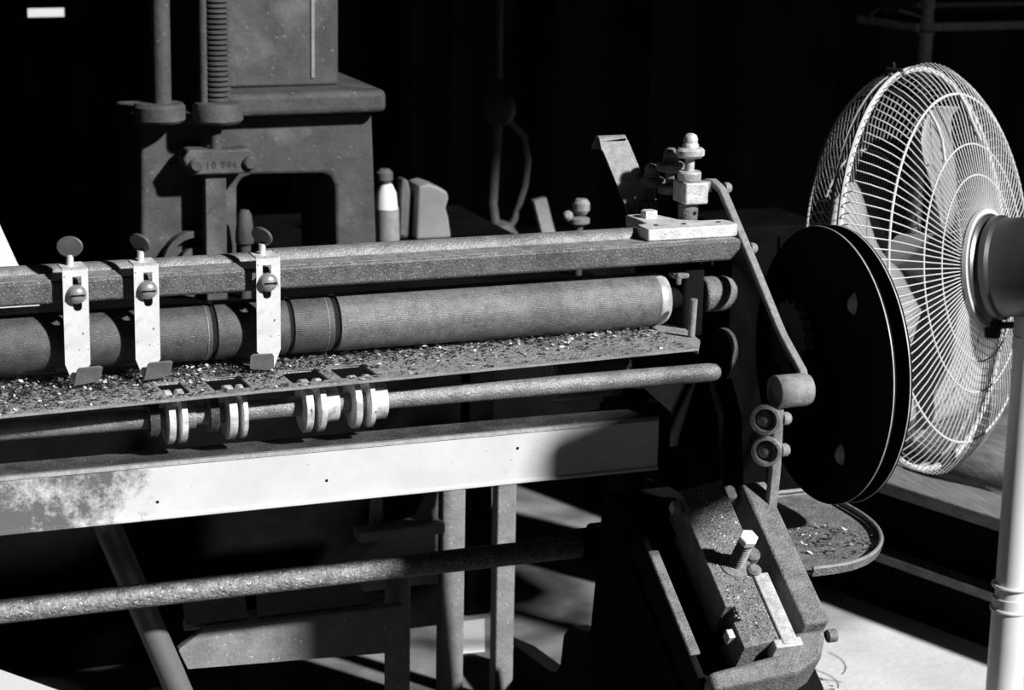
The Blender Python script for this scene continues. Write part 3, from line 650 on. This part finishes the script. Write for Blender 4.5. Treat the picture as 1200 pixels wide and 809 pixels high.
lv = MB(); lv.obox((.585, 2.0, .55), (.98, 0, .2), (0, 1, 0), (-.28, 0, .96), (0, .032), (0, .02), (0, .125)); lvo = lv.build('tilted_lever', 'label', smooth=0, org=(.585, 2.0, .55)); tag(lvo, 'short tilted grey lever above the dark crate', 'lever')
vl = thing('valve_knob', (.30, 1.1, .70), 'small shiny valve knob poking up left of the bent strip', 'valve')
vx, vy = .262, 1.06
MB().cyl((vx, vy, .70), (vx, vy, .82), .008, n=16).build('stem', 'dim', vl)
MB().lathe((vx, vy, .800), (0, 0, 1), [(0, 0), (.012, 0), (.021, .005), (.021, .014), (.012, .018), (0, .018)], 28).build('wheel', 'cast', vl)
MB().lathe((vx+.004, vy, .822), (0, 0, 1), [(0, 0), (.011, 0), (.017, .008), (.017, .022), (.011, .030), (0, .030)], 24).build('cap', 'strip', vl)
MB().lathe((vx-.028, vy-.01, .822), (-.3, -.8, .2), [(0, -.01), (.009, -.008), (.010, .004), (.006, .008), (0, .009)], 20).build('side_plug', 'strip', vl)
bgp = thing('vertical_pipe', (1.77, 2.25, 0), 'blurred vertical pipe rising behind the fan', 'pipe')
MB().cyl((1.765, 2.25, 0), (1.775, 2.25, 3.0), .018, n=24).build('pipe_run', 'rod', bgp)
MB().torus((1.768, 2.25, 1.02), (0, 0, 1), .0195, .004, 24, 8).build('pipe_joint', 'rod', bgp)
sf = thing('wall_shelf', (2.1, 2.4, 1.0), 'dim shelf in the dark upper right corner', 'shelf')
MB().obox((1.84, 2.42, 1.005), (.985, .17, -.02), (-.17, .985, 0), (0, 0, 1), (0, .9), (0, .25), (0, .022)).build('shelf_board', 'wood', sf)
MB().obox((1.84, 2.42, 1.07), (.985, .17, -.02), (-.17, .985, 0), (0, 0, 1), (0, .9), (0, .02), (0, .012)).build('shelf_rail', 'dim', sf)
hk = MB(); hk.sweep([(1.60, 2.25, 1.045), (1.598, 2.25, 1.075), (1.62, 2.25, 1.09), (1.68, 2.25, 1.084), (1.765, 2.25, 1.06)], .004, 8)
hk.build('bent_wire', 'dim', bgp)

# ------------------------------------------------------------------ steel stand and clutter under the machine
sd = thing('steel_stand', (-.1, .7, 0), 'grey steel stand with two square posts under the white rail', 'stand')
MB().box(-.171, -.128, .63, .66, 0, .46).build('post', 'stand', sd, bevel=.003)
MB().box(-.067, -.031, .63, .66, 0, .46).build('post', 'stand', sd, bevel=.003)
MB().box(-.36, -.02, .62, .68, .46, .49).build('stand_top', 'stand', sd, bevel=.003)
cs = MB(); cs.prism([(-.171, .46), (-.171, .25), (-.36, .25), (-.335, .31), (-.29, .345), (-.20, .365), (-.182, .40)], XZ, .64, .70); cs.build('gusset_casting', 'stand', sd, bevel=.006)
MB().box(-.33, -.171, .615, .65, .352, .372).build('ledge', 'stand', sd, bevel=.003)
MB().box(-.34, -.171, .61, .64, .282, .296).build('ledge', 'stand', sd, bevel=.003)
MB().cyl((-.285, .66, .46), (-.285, .66, .36), .012, n=16).build('tie_rod', 'stand', sd)
ts_ = thing('trestle', (-.5, .26, 0), 'grey trestle of leaning tube, flat brace and round leg beneath the rail', 'trestle')
MB().cyl((-.635, .22, 0), (-.858, .22, .60), .0205, n=32).build('leaning_tube', 'chrome', ts_)
MB().prism([(-.722, .312), (-.736, .345), (-.694, .375), (-.375, .375), (-.375, .296)], XZ, .245, .262).build('flat_brace', 'stand', ts_, smooth=0, bevel=.002)
MB().cyl((-.366, .30, 0), (-.366, .30, .428), .0205, n=32).build('round_leg', 'stand', ts_)
MB().prism([(-.607, .262), (-.422, .262), (-.412, .375), (-.581, .368)], XY, .372, .378).build('shelf_plate', 'stand', ts_, smooth=0)
MB().prism([(-.720, .262), (-.622, .262), (-.600, .368), (-.700, .368)], XY, .372, .378).build('shelf_plate', 'stand', ts_, smooth=0)
MB().cyl((-.70, .36, .340), (-.36, .36, .340), .010, n=16).build('rear_tie', 'stand', ts_)
pa = MB().prism([(-.035, .90), (.015, .895), (.075, 1.055), (.02, 1.055)], XY, .001, .004).build('paper_scrap', 'white', smooth=0, org=(-.15, .85, 0)); tag(pa, 'bright paper scrap on the floor between round leg and post', 'paper')
ca = thing('carton', (-1.2, -.25, 0), 'tall white carton at the bottom left corner', 'carton')
cd = Vector((.056, -.089, 0)).normalized(); cn = Vector((cd.y, -cd.x, 0)); co_ = (-1.075, -.251, 0)
MB().obox(co_, cd, cn, (0, 0, 1), (-.02, .35), (0, .4), (0, .547)).build('carton_body', 'white', ca, smooth=0)
MB().obox(co_, cd, cn, (0, 0, 1), (-.02, .35), (0, .198), (.547, .550)).build('flap', 'white', ca, smooth=0)
MB().obox(co_, cd, cn, (0, 0, 1), (-.02, .35), (.202, .4), (.547, .550)).build('flap', 'white', ca, smooth=0)

cbn = thing('blackout_cabinet', (.635, 1.035, 0), 'dark cabinet added to black out the ground behind arm and pulley', 'cabinet')  # added dark box, blacks out the view and shades the floor beyond
MB().box(.53, .74, .94, 1.13, .06, .80).build('blackout_body', 'dark', cbn, bevel=.004)
MB().box(.54, .73, .95, 1.12, 0, .06).build('blackout_plinth', 'dark', cbn)
for x in (.533, .637): MB().box(x, x+.100, .928, .94, .08, .78).build('blackout_door', 'dark', cbn, bevel=.002)

# ------------------------------------------------------------------ timber rack on the right
rk = thing('timber_rack', (1.1, .8, 0), 'low dark timber rack with lit boards behind the fan pole', 'rack')
d_ = Vector((.115, -.355, 0)).normalized(); e_ = Vector((-d_.y, d_.x, 0))
o_ = Vector((.858, .884, 0))-d_*.9
MB().obox(o_, d_, e_, (0, 0, 1), (0, 1.9), (.0, .045), (.10, .12)).build('board', 'wood', rk, bevel=.003)
MB().obox(o_, d_, e_, (0, 0, 1), (0, 1.9), (.012, .5), (.0, .10)).build('dark_side', 'dark', rk)
MB().obox(o_, d_, e_, (0, 0, 1), (0, 1.9), (.05, .5), (.12, .235)).build('dark_side', 'dark', rk)
MB().obox(o_, d_, e_, (0, 0, 1), (0, 1.9), (.03, .18), (.235, .262)).build('board', 'wood', rk, bevel=.003)
MB().obox(o_, d_, e_, (0, 0, 1), (0, 1.9), (.19, .34), (.235, .258)).build('board', 'wood', rk, bevel=.003)
MB().obox(o_, d_, e_, (0, 0, 1), (0, 1.9), (.35, .5), (.235, .262)).build('board', 'wood', rk, bevel=.003)
sk = thing('cloth_bundle', (1.15, .9, .262), 'grey lumpy bundle lying on the timber rack', 'bundle')
bmx = bmesh.new(); bmesh.ops.create_icosphere(bmx, subdivisions=4, radius=1)
for v in bmx.verts:
    nse = .10*math.sin(5*v.co.x+2*v.co.y)+.08*math.sin(7*v.co.y+3*v.co.z)
    v.co = Vector((v.co.x*.13*(1+nse), v.co.y*.34*(1+nse*.5), max(-.0, v.co.z*.085*(1+nse))))
me = bpy.data.meshes.new('wrapped_cloth'); bmx.to_mesh(me); bmx.free()
for p in me.polygons: p.use_smooth = True
me.materials.append(M['wood']); o = bpy.data.objects.new('wrapped_cloth', me); C.objects.link(o); o.parent = sk; o.rotation_euler.z = .3

# ------------------------------------------------------------------ hoist block added out of frame to shadow the rail's right end
HB = Vector((-.185, -.15, .705))-SUN*.85
ho = thing('shadow_block', tuple(HB), 'added hoist block hanging on a chain outside the picture', 'shading')
sx_ = Vector((1, .62, 0)).normalized(); sy_ = Vector((-sx_.y, sx_.x, 0)); up_ = Vector((0, 0, 1))
MB().obox(HB, sx_, sy_, up_, (-.112, .112), (-.05, .05), (-.13, .075)).build('shadow_block_body', 'dim', ho, bevel=.03, segs=3)
MB().sweep([HB+up_*.04, (HB.x, HB.y, 3.0)], .005, 8).build('added_chain', 'dim', ho)
MB().sweep([HB-up_*.07, HB-up_*.10, HB+sx_*.03-up_*.13, HB-up_*.16, HB-sx_*.03-up_*.14], .008, 8).build('added_hook', 'dim', ho)

# ------------------------------------------------------------------ metal shavings
def chips(name, count, sampler, smin, smax, label, m='chips', hairs=()):
    vs_ = []; fs = []
    for _ in range(count):
        p, nr = sampler(); nr = Vector(nr)
        s_ = smin+(smax-smin)*random.random()**2.5
        t = nr.orthogonal().normalized(); bb = nr.cross(t); a = random.random()*2*PI
        u = t*math.cos(a)+bb*math.sin(a); v = nr.cross(u)
        tilt = random.uniform(-.6, .6); w_ = s_*random.uniform(.25, .7); hgt = s_*random.uniform(.1, .45)
        c0 = Vector(p); k = len(vs_)
        vs_ += [c0-u*s_*.5, c0+v*w_*.5+nr*hgt*(1+tilt)*.5, c0+u*s_*.5+nr*hgt*.4*(1+tilt), c0-v*w_*.5+nr*hgt*.15, c0+nr*(hgt*.05)]
        fs += [(k, k+3, k+1), (k+3, k+2, k+1), (k, k+4, k+3), (k+4, k+2, k+3), (k+4, k, k+1), (k+2, k+4, k+1)]
    for hp in hairs:
        hb_ = MB().sweep(hp, .0006, 5, up=(0, 0, 1)); k = len(vs_); vs_ += hb_.v; fs += [tuple(i+k for i in f) for f in hb_.f]
    me = bpy.data.meshes.new(name); me.from_pydata([tuple(p) for p in vs_], [], fs); me.materials.append(M[m])
    o = bpy.data.objects.new(name, me); C.objects.link(o); o['kind'] = 'stuff'; return tag(o, label, 'metal shavings')
def on_tray():
    while True:
        x = random.uniform(-1.15, -.085); y = -.155+.175*random.random()
        left = max(0, min(1, (-.50-x)/.25)); back = max(0, min(1, (y+.13)/.10))
        pr_ = .07+.55*left*(.35+.65*back)+.42*back**2
        if any(a-.004 < x < c+.004 and -.140 < y < -.064 for a, c in SL): continue
        if random.random() < pr_: break
    pile = .0
    if x < -.55 or y > -.07: pile = random.random()**2*.010*max(left*.8*min(1, max(0, (y+.15)/.03)), back*.55)
    return (x, y, ty(x, y)+.0003+pile), (random.uniform(-.5, .5), random.uniform(-.5, .5), 1)
chips('tray_shavings', 17000, on_tray, .0016, .0095, 'loose metal shavings strewn over the tray under the roller')
def on_block():
    while True:
        x = random.uniform(-.118, -.052); s_ = random.uniform(.0, .262)
        if x > -.068 and s_ > .11: continue
        break
    return O+X*x+U*s_+NN*.0025, NN+Vector((random.uniform(-.4, .4), random.uniform(-.4, .4), 0))
chips('block_shavings', 2600, on_block, .0008, .0036, 'fine metal shavings on the inclined slide block')
def on_pan():
    a = random.random()*2*PI; r = math.sqrt(random.random())
    return (.115+.075*r*math.cos(a), -.21+.075*r*math.sin(a), .5755+random.random()*.004), (random.uniform(-.5, .5), random.uniform(-.5, .5), 1)
chips('pan_shavings', 300, on_pan, .003, .010, 'dark metal shavings in the pan below the black pulley')
def on_floor():
    return (random.gauss(.53, .035), random.gauss(.50, .05), .001), (random.uniform(-.4, .4), random.uniform(-.4, .4), 1)
chips('floor_flakes', 60, on_floor, .008, .024, 'pale flakes on the sunlit floor right of the slide bracket', 'flake')
hr = []
for q in range(11):
    x, y = random.uniform(.46, .66), random.uniform(.48, .80); a = random.random()*6.3; c_ = random.uniform(-9, 9); p = []
    for i in range(12):
        p.append((x, y, .0015)); x += .011*math.cos(a); y += .011*math.sin(a); a += c_*.02
    hr.append(p)
chips('wire_curls', 12, on_floor, .003, .008, 'thin dark curls of wire on the pale floor', 'stand', hr)
